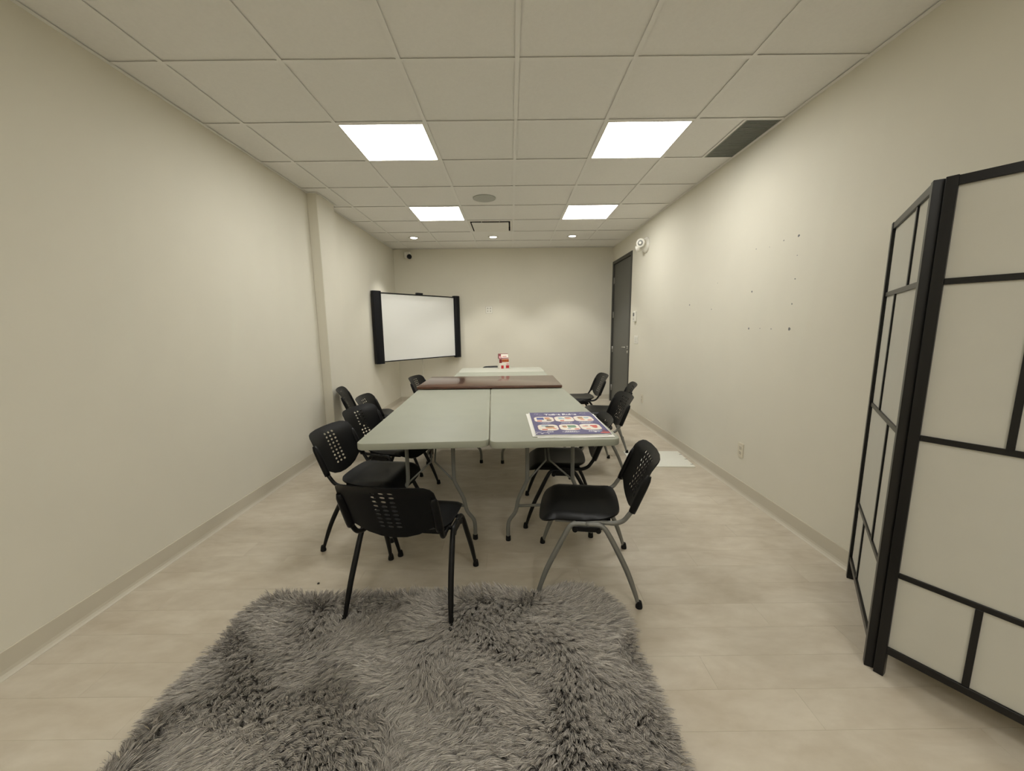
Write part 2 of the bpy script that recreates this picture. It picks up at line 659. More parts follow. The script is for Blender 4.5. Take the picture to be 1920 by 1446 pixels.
# ---- wall angle trims under the ceiling
def wall_angle(name, pts):
    prof = [(0.0, -.0005), (0.022, -.0005), (0.022, .0012), (0.0015, .0012), (0.0015, .022), (0, .022)]
    m = MB()
    P = [Vector(p) for p in pts]
    k = len(P)
    nor = []
    for i in range(k):
        ns = []
        if i > 0:
            e = (P[i] - P[i - 1]).normalized()
            ns.append(Vector((-e.y, e.x)))
        if i < k - 1:
            e = (P[i + 1] - P[i]).normalized()
            ns.append(Vector((-e.y, e.x)))
        nor.append((ns[0] + ns[1]) / (1 + ns[0].dot(ns[1])) if len(ns) == 2 else ns[0])
    vs, fs = [], []
    q = len(prof)
    for p, nn in zip(P, nor):
        vs += [(p.x + nn.x * d, p.y + nn.y * d, CZ + z) for d, z in prof]
    for i in range(k - 1):
        for j in range(q):
            fs.append((i * q + j, i * q + (j + 1) % q, (i + 1) * q + (j + 1) % q, (i + 1) * q + j))
    m.add(vs, fs)
    return struct(m.build(name, MT['tee']))


wall_angle('trim_1', [(XL, YB), (XL, PY1), (PX, PY1), (PX, PY0), (XL, PY0), (XL, YF)])
wall_angle('trim_2', [(XR(YF), YF), (XR(YB), YB)])
wall_angle('trim_3', [(XR(YB), YB), (XL, YB)])

# ---- ceiling lights
lab = {(1, 1): 'square LED ceiling panel, left of the nearer lit pair', (4, 1): 'square LED ceiling panel, right of the nearer lit pair, beside the dark grille',
       (1, 4): 'square LED ceiling panel, left of the farther pair, beside the round speaker', (4, 4): 'square LED ceiling panel, right of the farther lit pair',
       (1, -5): 'square LED ceiling panel just behind the near edge of the rug, left one', (4, -5): 'square LED ceiling panel just behind the near edge of the rug, right one',
       (1, -8): 'square LED ceiling panel at the near end of the room, left one', (4, -8): 'square LED ceiling panel at the near end of the room, right one'}
for (i, j) in LIGHTS:
    t = thing('ceiling_light', lab[(i, j)], 'ceiling light', (xc(i) + T / 2, yr(j) + T / 2, CZ), 0, 'square LED ceiling panels')
    w = T / 2 - TW - .001
    f = MB()
    for (a, b, c, d) in ((-w, w, -w, -w + .010), (-w, w, w - .010, w), (-w, -w + .010, -w + .010, w - .010), (w - .010, w, -w + .010, w - .010)):
        f.box(a, b, c, d, .0, .03)
    f.build('light_frame', MT['white'], t)
    d = MB()
    w2 = w - .010
    d.box(-w2, w2, -w2, w2, .003, .012)
    d.build('diffuser', MT['panel'], t)

# ---- downlights
for i, lb in ((0, 'small round recessed downlight, left one of the row near the back wall'), (2, 'small round recessed downlight, middle one of the row beyond the air diffuser'),
              (4, 'small round recessed downlight, right one of the row near the door')):
    t = thing('downlight', lb, 'downlight', (xc(i) + T / 2, yr(6) + T / 2 + .03, CZ + .0055), 0, 'recessed downlights by the back wall')
    m = MB()
    m.lathe([(.052, -.001), (.078, -.001), (.080, -.004), (.078, -.007), (.056, -.006), (.052, -.001)], 28)
    m.build('trim_ring', MT['white'], t)
    m = MB()
    m.lathe([(.053, -.004), (.05, -.006), (.03, -.0068), (.004, -.007)], 28)
    m.build('lens', MT['lens'], t)
    ld = bpy.data.lights.new('downlight_beam', 'SPOT')
    ld.energy = SPOT_W
    ld.color = LIGHT_COL
    ld.spot_size = R(92)
    ld.spot_blend = 0.45
    ld.shadow_soft_size = 0.05
    lo = bpy.data.objects.new('downlight_beam', ld)
    C.objects.link(lo)
    lo.parent = t
    lo.location = (0, 0, -.03)

# ---- round speaker
t = thing('ceiling_speaker', 'round grey ceiling speaker grille between the two rows of panels', 'speaker', (-.268, 4.40, CZ + .0055))
m = MB()
m.lathe([(.105, -.0005), (.122, -.0005), (.122, -.006), (.118, -.008), (.108, -.007)], 40)
m.build('speaker_rim', MT['speaker'], t)
m = MB()
m.lathe([(.109, -.002), (.108, -.0065), (.06, -.0075), (.005, -.0078)], 40)
m.build('speaker_grille', MT['speaker'], t)

# ---- plaque air diffuser
t = thing('air_diffuser', 'square white plaque air diffuser with a dark slot around it', 'air vent', (xc(2) + T / 2, yr(5) + T / 2, CZ))
w = T / 2 - TW - .001
m = MB()
for (a, b, c, d) in ((-w, w, -w, -w + .028), (-w, w, w - .028, w), (-w, -w + .028, -w + .028, w - .028), (w - .028, w, -w + .028, w - .028)):
    m.box(a, b, c, d, .0, .006)
m.build('diffuser_frame', MT['whitedim'], t)
m = MB()
m.box(-w + .01, w - .01, -w + .01, w - .01, .055, .06)
for (a, b, c, d) in ((-w + .02, w - .02, -w + .02, -w + .026), (-w + .02, w - .02, w - .026, w - .02), (-w + .02, -w + .026, -w + .026, w - .026), (w - .026, w - .02, -w + .026, w - .026)):
    m.box(a, b, c, d, .006, .055)
m.build('plenum_box', MT['dark'], t)
m = MB()
m.prism(rrect(-.244, .244, -.244, .244, .012), -.014, -.006, .003)
m.build('plaque', MT['whitedim'], t)
for a in (-.12, .12):
    for b in (-.12, .12):
        m = MB()
        m.tube([(a, b, -.005), (a, b, .056)], .006, 8)
        m.build('hanger', MT['whitedim'], t)

# ---- dark return grille
ya, yb = yr(1), yr(2)
xa = xc(5) + (XR((ya + yb) / 2) - xc(5)) * 0.56 + TW
xb = XR((ya + yb) / 2) - .022
t = thing('return_grille', 'dark grey rectangular return air grille in the ceiling against the right wall', 'air vent', ((xa + xb) / 2, (ya + yb) / 2, CZ))
w, h = (xb - xa) / 2, T / 2 - TW - .001
m = MB()
for (a, b, c, d) in ((-w, w, -h, -h + .008), (-w, w, h - .008, h), (-w, -w + .008, -h + .008, h - .008), (w - .008, w, -h + .008, h - .008)):
    m.box(a, b, c, d, .001, .016)
m.build('grille_frame', MT['grille'], t)
m = MB()
ng = 34
for k in range(ng):
    yy = -h + .010 + (2 * h - .020) * (k + .5) / ng
    m.box(-w + .008, w - .008, yy - .0032, yy + .0032, .003, .014)
gb = m.build('grille_bar', MT['grille'], t)
gb['kind'] = 'stuff'
m = MB()
m.box(-w, w, -h, h, .016, .019)
m.build('filter_pad', mat('filter_dark', (.15, .16, .145), .9), t)


# ------------------------------------------------------------------ door in the right wall
# local frame: x along the wall toward the back (+y world), y out into the room (-x world), z up
def wall_frame_right(name, y, z=0.0, off=0.0):
    o = bpy.data.objects.new(name, None)
    o.empty_display_size = .05
    C.objects.link(o)
    th = math.atan2(-0.0112, 1.0)
    # local x -> (sin, cos) along wall; local y -> into the room
    ex = Vector((-0.0112, 1, 0)).normalized()
    ey = Vector((-1, -0.0112, 0)).normalized()
    Mx = Matrix((ex, ey, Vector((0, 0, 1)))).transposed().to_4x4()
    # right-handed check: ex x ey should be +z
    Mx.translation = Vector((XR(y), y, z)) + ey * off
    o.matrix_world = Mx
    return o


door = wall_frame_right('door_1', (DY0 + DY1) / 2)
struct(door)
hw = (DY1 - DY0) / 2
JW = .052
m = MB()
m.box(-hw, -hw + JW, -.115, .012, 0, DZ, b=.002)
m.box(hw - JW, hw, -.115, .012, 0, DZ, b=.002)
m.box(-hw + JW, hw - JW, -.115, .012, DZ - JW, DZ, b=.002)
m.build('door_frame', MT['doorf'], door)
m = MB()
m.box(-hw + JW + .004, hw - JW - .004, -.055, -.012, .012, DZ - JW - .004, b=.002)
leaf = m.build('door_leaf', MT['doorg'], door)
# lever handle, on the near side
hx, hz = -hw + JW + .075, 1.03
m = MB()
mr = Matrix.Rotation(-PI / 2, 3, 'X')
m.lathe([(.026, 0), (.027, .003), (.026, .009), (.018, .011)], 20, (hx, -.012, hz), mtx=mr)
m.tube(smooth_path([(hx, -.010, hz), (hx, .035, hz), (hx + .012, .044, hz), (hx + .05, .045, hz), (hx + .125, .043, hz - .004)], 5), .0085, 10)
m.lathe([(.022, 0), (.023, .004), (.020, .008)], 20, (hx, -.012, hz - .075), mtx=mr)
m.build('handle', MT['chrome'], leaf)
for z in (2.15, 1.56, .95, .25):
    m = MB()
    m.tube([(hw - JW + .001, -.006, z - .055), (hw - JW + .001, -.006, z + .055)], .0075, 10)
    m.box(hw - JW - .03, hw - JW + .001, -.0125, -.0105, z - .05, z + .05)
    m.build('hinge', MT['steel'], door)


# ------------------------------------------------------------------ wall fittings
def wall_thing(name, label, cat, y, z, off=0.0, group=None):
    o = wall_frame_right(name, y, z, off)
    return tag(o, label, cat, group)


def outlet(y, z, label):
    t = wall_thing('wall_outlet', label, 'outlet', y, z, 0, 'outlets on the right wall')
    m = MB()
    # plate lies in local x-z; build as prism in x,z mapped to y
    pts = rrect(-.037, .037, -.060, .060, .005, 3)
    vs = [(a, 0, b) for a, b in pts] + [(a * .94, .006, b * .965) for a, b in pts]
    n = len(pts)
    m.add(vs, [(i, (i + 1) % n, n + (i + 1) % n, n + i) for i in range(n)] + [tuple(range(n, 2 * n))])
    m.build('face_plate', MT['wallplate'], t)
    for dz in (.020, -.020):
        m = MB()
        pts = rrect(-.016, .016, -.0145, .0145, .009, 4)
        vs = [(a, .0055, b + dz) for a, b in pts] + [(a * .95, .0085, b * .95 + dz) for a, b in pts]
        n = len(pts)
        m.add(vs, [(i, (i + 1) % n, n + (i + 1) % n, n + i) for i in range(n)] + [tuple(range(n, 2 * n))])
        so = m.build('socket', MT['wallplate2'], t)
        m = MB()
        m.box(-.0075, -.0055, .0083, .0089, dz - .001, dz + .008)
        m.box(.0055, .0075, .0083, .0089, dz + .000, dz + .008)
        m.box(-.0025, .0025, .0083, .0089, dz - .010, dz - .0055)
        m.build('slot', MT['dark'], so)
    return t


MT['wallplate'] = mat('ivory_plate', (0.64, 0.595, 0.48), 0.4, 0.01, 10)
MT['wallplate2'] = mat('ivory_socket', (0.56, 0.52, 0.42), 0.4, 0.01, 10)
outlet(3.030, .356, 'beige duplex wall outlet low on the right wall, nearest to the folding screen')
outlet(5.352, .352, 'beige duplex wall outlet low on the right wall, near the grey door')

t = wall_thing('thermostat', 'small white thermostat with a dark display above the light switches by the door', 'thermostat', 5.75, 1.50)
m = MB()
m.box(-.045, .045, 0, .034, -.075, .075, b=.005)
m.build('housing', MT['white'], t)
m = MB()
m.box(-.032, .032, .034, .0354, .004, .052)
m.build('display', MT['lcd'], t)
for a in (-.05, -.03):
    m = MB()
    m.box(-.028, .028, .034, .036, a, a + .010)
    m.build('button', MT['cord'], t)

t = wall_thing('light_switch', 'white three gang light switch plate beside the grey door', 'switch', 5.69, 1.163)
m = MB()
m.box(-.082, .082, 0, .006, -.058, .058, b=.0025)
m.build('face_plate', MT['white'], t)
for k in (-1, 0, 1):
    m = MB()
    m.box(k * .046 - .0165, k * .046 + .0165, .006, .0105, -.033, .033, b=.002)
    ro = m.build('rocker', MT['white'], t)
    m = MB()
    m.box(k * .046 - .018, k * .046 + .018, .0058, .0066, -.0345, .0345)
    m.build('rocker_gap', MT['cord'], ro)

# emergency lamp on the right wall
t = wall_thing('emergency_light', 'white round twin head emergency lamp high on the wall above the door side', 'emergency light', 5.41, 2.437)
m = MB()
mr = Matrix.Rotation(-PI / 2, 3, 'X')
m.lathe([(.102, 0), (.102, .012), (.096, .020), (.082, .040), (.064, .056), (.04, .068), (.01, .072)], 32, mtx=mr)
m.build('base', MT['white'], t, smooth_angle=50)


def head(dirv, o, r, L):
    d = Vector(dirv).normalized()
    q = Vector((0, 0, 1)).rotation_difference(d).to_matrix()
    mm = MB()
    mm.lathe([(r * .45, -L * .6), (r * .8, -L * .4), (r, 0), (r, L * .5), (r * .9, L * .55)], 24, o, mtx=q)
    hd = mm.build('lamp_head', MT['white'], t, smooth_angle=50)
    mm = MB()
    mm.lathe([(r * .62, L * .56), (r * .5, L * .60), (r * .1, L * .62)], 20, o, mtx=q)
    mm.build('lens', MT['lcd2'], hd)
    mm = MB()
    mm.lathe([(r * .30, L * .61), (r * .26, L * .66), (r * .05, L * .67)], 16, o, mtx=q)
    mm.build('bulb', MT['white'], hd)


MT['lcd2'] = mat('lamp_lens_grey', (.22, .22, .20), .25)
head((-.75, .62, -.05), (-.035, .085, .018), .058, .075)
head((.55, .75, -.30), (.050, .085, -.028), .046, .070)

# wall plate on the back wall
t = thing('wall_plate', 'square white four port wall plate on the back wall beside the whiteboard', 'wall plate', (-.388, YB, 1.676))
m = MB()
m.box(-.058, .058, -.005, 0, -.058, .058, b=.002)
m.build('face_plate', MT['white'], t)
m = MB()
m.box(-.062, .062, -.002, 0, -.062, .062)
m.build('back_edge', MT['cord'], t)
for a in (-.024, .024):
    for b in (-.024, .024):
        m = MB()
        m.box(a - .011, a + .011, -.0066, -.005, b - .012, b + .012)
        po = m.build('port', MT['cord'], t)

# security camera
t = thing('security_camera', 'small white security camera with a black lens high on the back wall corner', 'camera', (-1.765, YB, 2.615))
m = MB()
m.box(-.078, .020, -.085, 0, -.040, .062, b=.010)
m.build('camera_body', MT['white'], t)
m = MB()
m.lathe([(.041, 0), (.042, .015), (.038, .030), (.024, .042), (.004, .046)], 24, (.012, -.080, -.018), mtx=Matrix.Rotation(PI / 2, 3, 'X'))
m.build('lens_dome', MT['bar'], t, smooth_angle=60)

# ------------------------------------------------------------------ whiteboard across the corner
BL, BR_ = Vector((-2.035, 5.785)), Vector((-.935, 7.035))
bd = (BR_ - BL).normalized()
BW = (BR_ - BL).length
mid = (BL + BR_) / 2
t = thing('whiteboard', 'wide interactive whiteboard with black side bars hung across the far corner', 'whiteboard', (mid.x, mid.y, 0), math.atan2(bd.y, bd.x))
hb = BW / 2
m = MB()
n = 40
vs, fs = [], []
for k in range(n + 1):
    for q in range(21):
        u, w_ = k / n, q / 20
        dz = .0045 * math.sin(9 * w_ + 7 * u * (1 - .3 * u)) * math.sin(PI * w_) * max(0, 1 - 1.1 * u) * (1 - .5 * w_)
        vs.append((-hb + .12 + (BW - .24) * u, -.012 + dz, .872 + 1.012 * w_))
for k in range(n):
    for q in range(20):
        a = k * 21 + q
        fs.append((a, a + 21, a + 22, a + 1))
m.add(vs, fs, True)
m.box(-hb + .11, hb - .11, -.008, .018, .865, 1.89)
m.build('writing_surface', MT['screen'], t)
for s, w_ in ((-1, .135), (1, .115)):
    m = MB()
    a, b = (-hb, -hb + w_) if s < 0 else (hb - w_, hb)
    vs, fs = [], []
    prof = [(a, .02), (a, -.03), (a + .006, -.044), (a + w_ * .3, -.054), (a + w_ * .7, -.054), (b - .006, -.044), (b, -.03), (b, .02)]
    for z in (.838, 1.917):
        vs += [(x, y, z) for x, y in prof]
    k = len(prof)
    fs = [(i, (i + 1) % k, k + (i + 1) % k, k + i) for i in range(k)] + [tuple(range(k)), tuple(range(k, 2 * k))]
    m.add(vs, fs)
    m.build('side_bar', MT['bar'], t)
m = MB()
m.box(-hb + .11, hb - .11, -.024, .015, 1.884, 1.900)
m.build('top_rail', MT['bar'], t)
m = MB()
m.box(-hb + .11, hb - .11, -.024, .015, .858, .873)
m.build('bottom_rail', MT['bar'], t)
m = MB()
m.box(-.06, .06, -.030, .012, 1.900, 1.928, b=.003)
m.build('sensor_bracket', MT['bar'], t)
for a, b in ((-hb + .012, -hb + .07), (hb - .07, hb - .012)):
    m = MB()
    m.box(a, b, .02, .040, .86, 1.88, b=.003)
    m.build('mounting_rail', MT['whitedim'], t)
m = MB()
m.tube(smooth_path([(.02, .01, .868), (.02, .012, .5), (.025, .02, .2), (.03, .05, .006), (.10, .12, .006)], 5), .0045, 8)
m.build('cable', MT['cord'], t)


# ------------------------------------------------------------------ folding tables
def table_leg_set(W, y, sgn, zt):
    """wishbone leg set at local y; sgn = which way it braces (toward table centre)"""
    top, spread = .145, W / 2 - .105
    parts = []
    for s in (-1, 1):
        m = MB()
        m.tube(smooth_path([(s * top, y, zt - .004), (s * top, y, .44), (s * (top + .012), y, .38), (s * (top + .055), y, .29),
                            (s * (spread - .05), y, .20), (s * (spread - .010), y, .14), (s * spread, y, .09), (s * spread, y, .012)], 4), .0125, 10)
        parts.append(('leg', m))
    m = MB()
    m.tube([(-spread + .055, y, .235), (spread - .055, y, .235)], .0095, 8)
    parts.append(('crossbar', m))
    m = MB()
    m.tube([(-top - .05, y, zt - .012), (top + .05, y, zt - .012)], .011, 8)
    parts.append(('pivot_bar', m))
    yb = y + sgn * .10
    for s in (-1, 1):
        m = MB()
        m.tube([(s * top, y, .40), (s * .012, yb, .50), (s * .010, yb + sgn * .16, zt - .012)], .006, 8)
        parts.append(('brace', m))
    return parts, spread


def folding_table(name, label, loc, rz, W, L, zt, tm, group, th=.042, rad=.05):
    t = thing(name, label, 'table', (loc[0], loc[1], 0), rz, group)
    m = MB()
    m.prism(rrect(-W / 2, W / 2, -L / 2, L / 2, rad, 8), zt - th, zt, .007)
    m.build('tabletop', tm, t, smooth_angle=40)
    for y, s in ((-L / 2 + .235, 1), (L / 2 - .235, -1)):
        parts, sp = table_leg_set(W, y, s, zt - th)
        for nm, mm in parts:
            o = mm.build(nm, MT['legmetal'], t)
            if nm == 'leg':
                sx = 1 if mm.v[0][0] > 0 else -1
                c = MB()
                c.lathe([(.0165, 0), (.0168, .006), (.0155, .030), (.013, .033)], 14, (sx * sp, y, .0))
                c.build('foot_cap', MT['rubber'], o)
    return t


ROT = R(2.75)
TZ = .735
folding_table('folding_table', 'sage grey plastic folding table, the left one of the long front pair', (-.553, 3.055), ROT, .752, 1.90, TZ, MT['table'], 'folding tables')
folding_table('folding_table', 'sage grey plastic folding table, the right one of the front pair, under the poster stack', (.204, 3.060), ROT, .752, 1.90, TZ, MT['table'], 'folding tables')
folding_table('folding_table', 'pale green plastic folding table set crosswise, just behind the dark wooden table', (-.140, 5.165), PI / 2 + R(1.2), .61, 1.24, TZ, MT['table'], 'folding tables')
folding_table('folding_table', 'whitish plastic folding table set crosswise, farthest one, under the red box', (-.147, 5.780), PI / 2 + R(1.2), .61, 1.24, TZ, MT['tableb'], 'folding tables')

# dark wooden table lying across
t = thing('wooden_table', 'dark polished mahogany table set crosswise behind the front pair of tables', 'table', (-.232, 4.36, 0), R(.6))
m = MB()
m.prism(rrect(-.755, .755, -.41, .41, .012, 3), .741, .768, .006)
m.build('tabletop', MT['wood'], t, smooth_angle=40)
for bx in ((-.70, .70, -.30, -.285), (-.70, .70, .285, .30), (-.70, -.685, -.285, .285), (.685, .70, -.285, .285)):
    m = MB()
    m.box(*bx, .66, .741)
    m.build('apron', MT['woodedge'], t)
for a in (-.66, .66):
    for b in (-.26, .26):
        m = MB()
        m.box(a - .022, a + .022, b - .022, b + .022, 0, .741, b=.003)
        m.build('leg', MT['woodedge'], t)


# ------------------------------------------------------------------ chairs
def plate_with_holes(outline, holes, step, fmap, thick):
    """triangulate a 2-D outline with holes, bend it by fmap(x, z) and give it thickness"""
    pts, edges = [], []

    def loop(L):
        o = len(pts)
        pts.extend([Vector(p) for p in L])
        edges.extend([(o + i, o + (i + 1) % len(L)) for i in range(len(L))])
    loop(outline)
    for h in holes:
        loop(h)

    def inside(p, L):
        c = False
        j = len(L) - 1
        for i in range(len(L)):
            if (L[i][1] > p[1]) != (L[j][1] > p[1]) and p[0] < (L[j][0] - L[i][0]) * (p[1] - L[i][1]) / (L[j][1] - L[i][1]) + L[i][0]:
                c = not c
            j = i
        return c
    xs = [p[0] for p in outline]
    ys = [p[1] for p in outline]
    hc = [(sum(p[0] for p in h) / len(h), sum(p[1] for p in h) / len(h)) for h in holes]
    hr = max([max(abs(p[0] - c[0]) + abs(p[1] - c[1]) for p in h) for h, c in zip(holes, hc)] + [0])
    y = min(ys) + step * .5
    while y < max(ys):
        x = min(xs) + step * .5
        while x < max(xs):
            if inside((x, y), outline) and all(abs(x - c[0]) > hr or abs(y - c[1]) > hr for c in hc):
                dmin = min((x - p[0]) ** 2 + (y - p[1]) ** 2 for p in outline)
                if dmin > (step * .45) ** 2:
                    pts.append(Vector((x, y)))
            x += step
        y += step
    V, E_, F, _, _, _ = delaunay_2d_cdt(pts, edges, [], 0, 1e-6)
    out = []
    for f in F:
        c = sum((V[i] for i in f), Vector((0, 0))) / len(f)
        if inside(c, outline) and not any(inside(c, h) for h in holes if abs(c[0] - h[0][0]) < .06 and abs(c[1] - h[0][1]) < .06):
            out.append(f)
    bm = bmesh.new()
    bv = [bm.verts.new(fmap(p[0], p[1])) for p in V]
    for f in out:
        try:
            bm.faces.new([bv[i] for i in f])
        except ValueError:
            pass
    for v in [v for v in bm.verts if not v.link_faces]:
        bm.verts.remove(v)
    bmesh.ops.recalc_face_normals(bm, faces=bm.faces)
    bmesh.ops.solidify(bm, geom=list(bm.faces), thickness=thick)
    bmesh.ops.recalc_face_normals(bm, faces=bm.faces)
    return bm


def bm_obj(name, bm, mt, parent, sharp=45):
    me = bpy.data.meshes.new(name)
    bm.to_mesh(me)
    bm.free()
    me.materials.append(mt)
    me.polygons.foreach_set('use_smooth', [True] * len(me.polygons))
    me.set_sharp_from_angle(angle=R(sharp))
    o = bpy.data.objects.new(name, me)
    C.objects.link(o)
    o.parent = parent
    return o


def back_y(x, z):
    y = -.205 - .40 * (z - .48) - .032 * (1 - (x / .22) ** 2)
    if z > .665:
        y -= .024 * ((z - .665) / .07) ** 2
    return y


def seat_z(x, y):
    z = .437
    z -= .010 * max(0, 1 - (x / .2) ** 2) * max(0, 1 - ((y + .02) / .17) ** 2)
    if y > .14:
        z -= .055 * ((y - .14) / .10) ** 2
    if y < -.10:
        z += .010 * ((-.10 - y) / .07)
    if abs(x) > .17:
        z -= .02 * ((abs(x) - .17) / .05) ** 2
    return z


def make_chair(metal, kind, label, group):
    t = thing('stacking_chair', label, 'chair', (0, 0, 0), 0, group)
    # seat
    out = []
    half = [(0.0, .252), (.08, .25), (.14, .243), (.185, .225), (.208, .195), (.216, .15), (.217, .06), (.212, -.03), (.200, -.09), (.178, -.135), (.135, -.160), (.07, -.168)]
    out = half + [(0, -.170)] + [(-x, y) for x, y in reversed(half[1:])]
    out = [tuple(p)[:2] for p in smooth_path([(a, b, 0) for a, b in out] + [(half[0][0], half[0][1], 0)], 2)][:-1]
    out.reverse()
    bm = plate_with_holes(out, [], .028, lambda x, y: (x, y, seat_z(x, y)), .011)
    st = bm_obj('seat', bm, MT['plastic'], t)
    for bx in ((-.178, .178, .10, .125, .400, .424), (-.178, .178, -.115, -.09, .400, .424), (-.19, -.165, -.10, .15, .405, .424), (.165, .19, -.10, .15, .405, .424)):
        m = MB()
        m.box(*bx)
        m.build('seat_rib', MT['plastic'], st)
    # backrest
    half = [(0, .733), (.09, .7325), (.160, .730), (.190, .724), (.210, .710), (.220, .688), (.224, .655), (.224, .60), (.222, .54), (.221, .492), (.197, .484), (.187, .497), (.165, .484), (.12, .458), (.06, .441)]
    out = half + [(0, .436)] + [(-x, y) for x, y in reversed(half[1:])]
    out.reverse()
    holes = []
    if kind == 'oval':
        for i in range(3):
            for j in range(9):
                holes.append(ellipse((i - 1) * .040, .503 + j * .0235, .0135, .0066, 10))
    else:
        for j in range(9):
            for i in range(4 if j % 2 else 5):
                cx = (i - 2) * .036 + (.018 if j % 2 else 0)
                cz = .503 + j * .0235
                holes.append([(cx + .0098 * math.cos(a), cz + .0098 * math.sin(a)) for a in (PI / 2, PI * 5 / 6, PI * 7 / 6, PI * 3 / 2, PI * 11 / 6, PI * 13 / 6)])
    bm = plate_with_holes(out, holes, .026, lambda x, z: (x, back_y(x, z), z), .0042)
    bo = bm_obj('backrest', bm, MT['plastic'], t)
    for s in (-1, 1):
        m = MB()
        path = [(s * .214, back_y(.214, z) - .006, z) for z in (.475, .495, .55, .60, .64, .662)]
        m.tube(path, [.0165, .0175, .0175, .0175, .016, .010], 12, ell=1.1)
        m.build('sleeve', MT['plastic'], bo)
    # back supports
    for s in (-1, 1):
        m = MB()
        path = smooth_path([(s * .198, .16, .408), (s * .198, .05, .407), (s * .200, -.09, .405), (s * .205, -.135, .408), (s * .210, -.172, .426), (s * .2135, -.198, .462), (s * .214, back_y(.214, .50) - .006, .50), (s * .214, back_y(.214, .6) - .006, .60)], 4)
        m.tube(path, .0112, 10, ell=1.05)
        m.build('back_support', metal, t)
    for yy in (.065, -.055):
        m = MB()
        m.tube([(-.225, yy, .403), (.225, yy, .403)], .0105, 8)
        m.build('crossbar', metal, t)
    for s in (-1, 1):
        m = MB()
        m.box(min(s * .222, s * .236), max(s * .222, s * .236), -.058, .068, .368, .396, b=.003)
        for yy in (-.052, .062):
            m.lathe([(.013, -.009), (.014, -.005), (.014, .005), (.013, .009)], 12, (s * .229, yy, .376), mtx=Matrix.Rotation(PI / 2, 3, 'Y'))
        m.build('stacking_bumper', MT['plastic'], t)
        for f in (1, -1):
            k = 1 if f > 0 else 1
            path = smooth_path([(s * .228, .005, .405), (s * .228, f * .050 + .005, .405), (s * .230, f * .078 + .004, .396), (s * .234, f * .103 + .002, .362),
                                (s * .240, f * .150, .270), (s * .247, f * .195, .175), (s * .254, f * .230, .080), (s * .259, f * .250, .014)], 4)
            nn = len(path)
            rr = [.0115 + .0025 * math.sin(PI * min(1, max(0, (i / nn - .25) / .65))) - .0025 * max(0, (i / nn - .75) / .25) for i in range(nn)]
            m = MB()
            m.tube(path, rr, 10)
            lg = m.build('leg', metal, t)
            m = MB()
            q = Vector((s * .05, f * .27, -1)).normalized()
            rot = Vector((0, 0, -1)).rotation_difference(q).to_matrix()
            m.lathe([(.0165, .0), (.017, .006), (.0145, .022), (.0118, .034)], 14, (s * .260, f * .253, 0.001))
            m.build('foot_cap', MT['rubber'], lg)
    return t


G = 'black plastic stacking chairs around the tables'
black = make_chair(MT['blackmetal'], 'oval', 'black plastic stacking chair seen from behind, two of its legs on the rug', G)
grey = make_chair(MT['greymetal'], 'dots', 'black chair with grey metal legs nearest the folding screen, one foot on the rug', G)


def pose(o, x, y, deg):
    o.location = (x, y, 0)
    o.rotation_euler = (0, 0, R(deg - 90))


pose(black, -.511, 1.851, 82.4)
pose(grey, .401, 2.004, 171.8)
for (x, y, a, src, lb) in [
    (-.905, 2.462, -7.5, black, 'black stacking chair at the left table, nearest to the camera of the left row'),
    (-.964, 3.068, -13.4, black, 'black stacking chair at the left table, second of the left row'),
    (-1.110, 3.686, 1.8, black, 'black stacking chair at the left table, third of the left row'),
    (-1.555, 4.250, 15.0, black, 'black stacking chair turned edge-on, standing beside the wall pilaster'),
    (-.976, 5.086, -10.2, black, 'black stacking chair under the whiteboard, left of the dark wooden table'),
    (.355, 2.730, 176.5, black, 'black stacking chair with black legs pushed under the table below the posters'),
    (.765, 3.605, 182.7, grey, 'black chair with grey legs standing by the white floor mat'),
    (.920, 5.142, 183.4, black, 'black stacking chair right of the wooden table, in front of the back wall'),
    (1.045, 4.330, 169.2, grey, 'black chair mostly hidden behind another, its top against the grey door'),
    (-.262, 6.015, -90.0, black, 'black stacking chair at the far end, its top just showing behind the red box'),
]:
    o = copy_tree(src)
    pose(o, x, y, a)
    o['label'] = lb

# ------------------------------------------------------------------ shaggy rug
RX0, RX1, RY0, RY1, RR = -1.245, .520, .58, 1.795, .13
rug = thing('shag_rug', 'grey shaggy long pile rug with rounded corners on the beige floor', 'rug', (.012, -.004, 0), R(1.5))
m = MB()
m.prism(rrect(RX0, RX1, RY0, RY1, RR, 8), .0, .008, .002)
m.build('rug_backing', MT['rugbase'], rug)


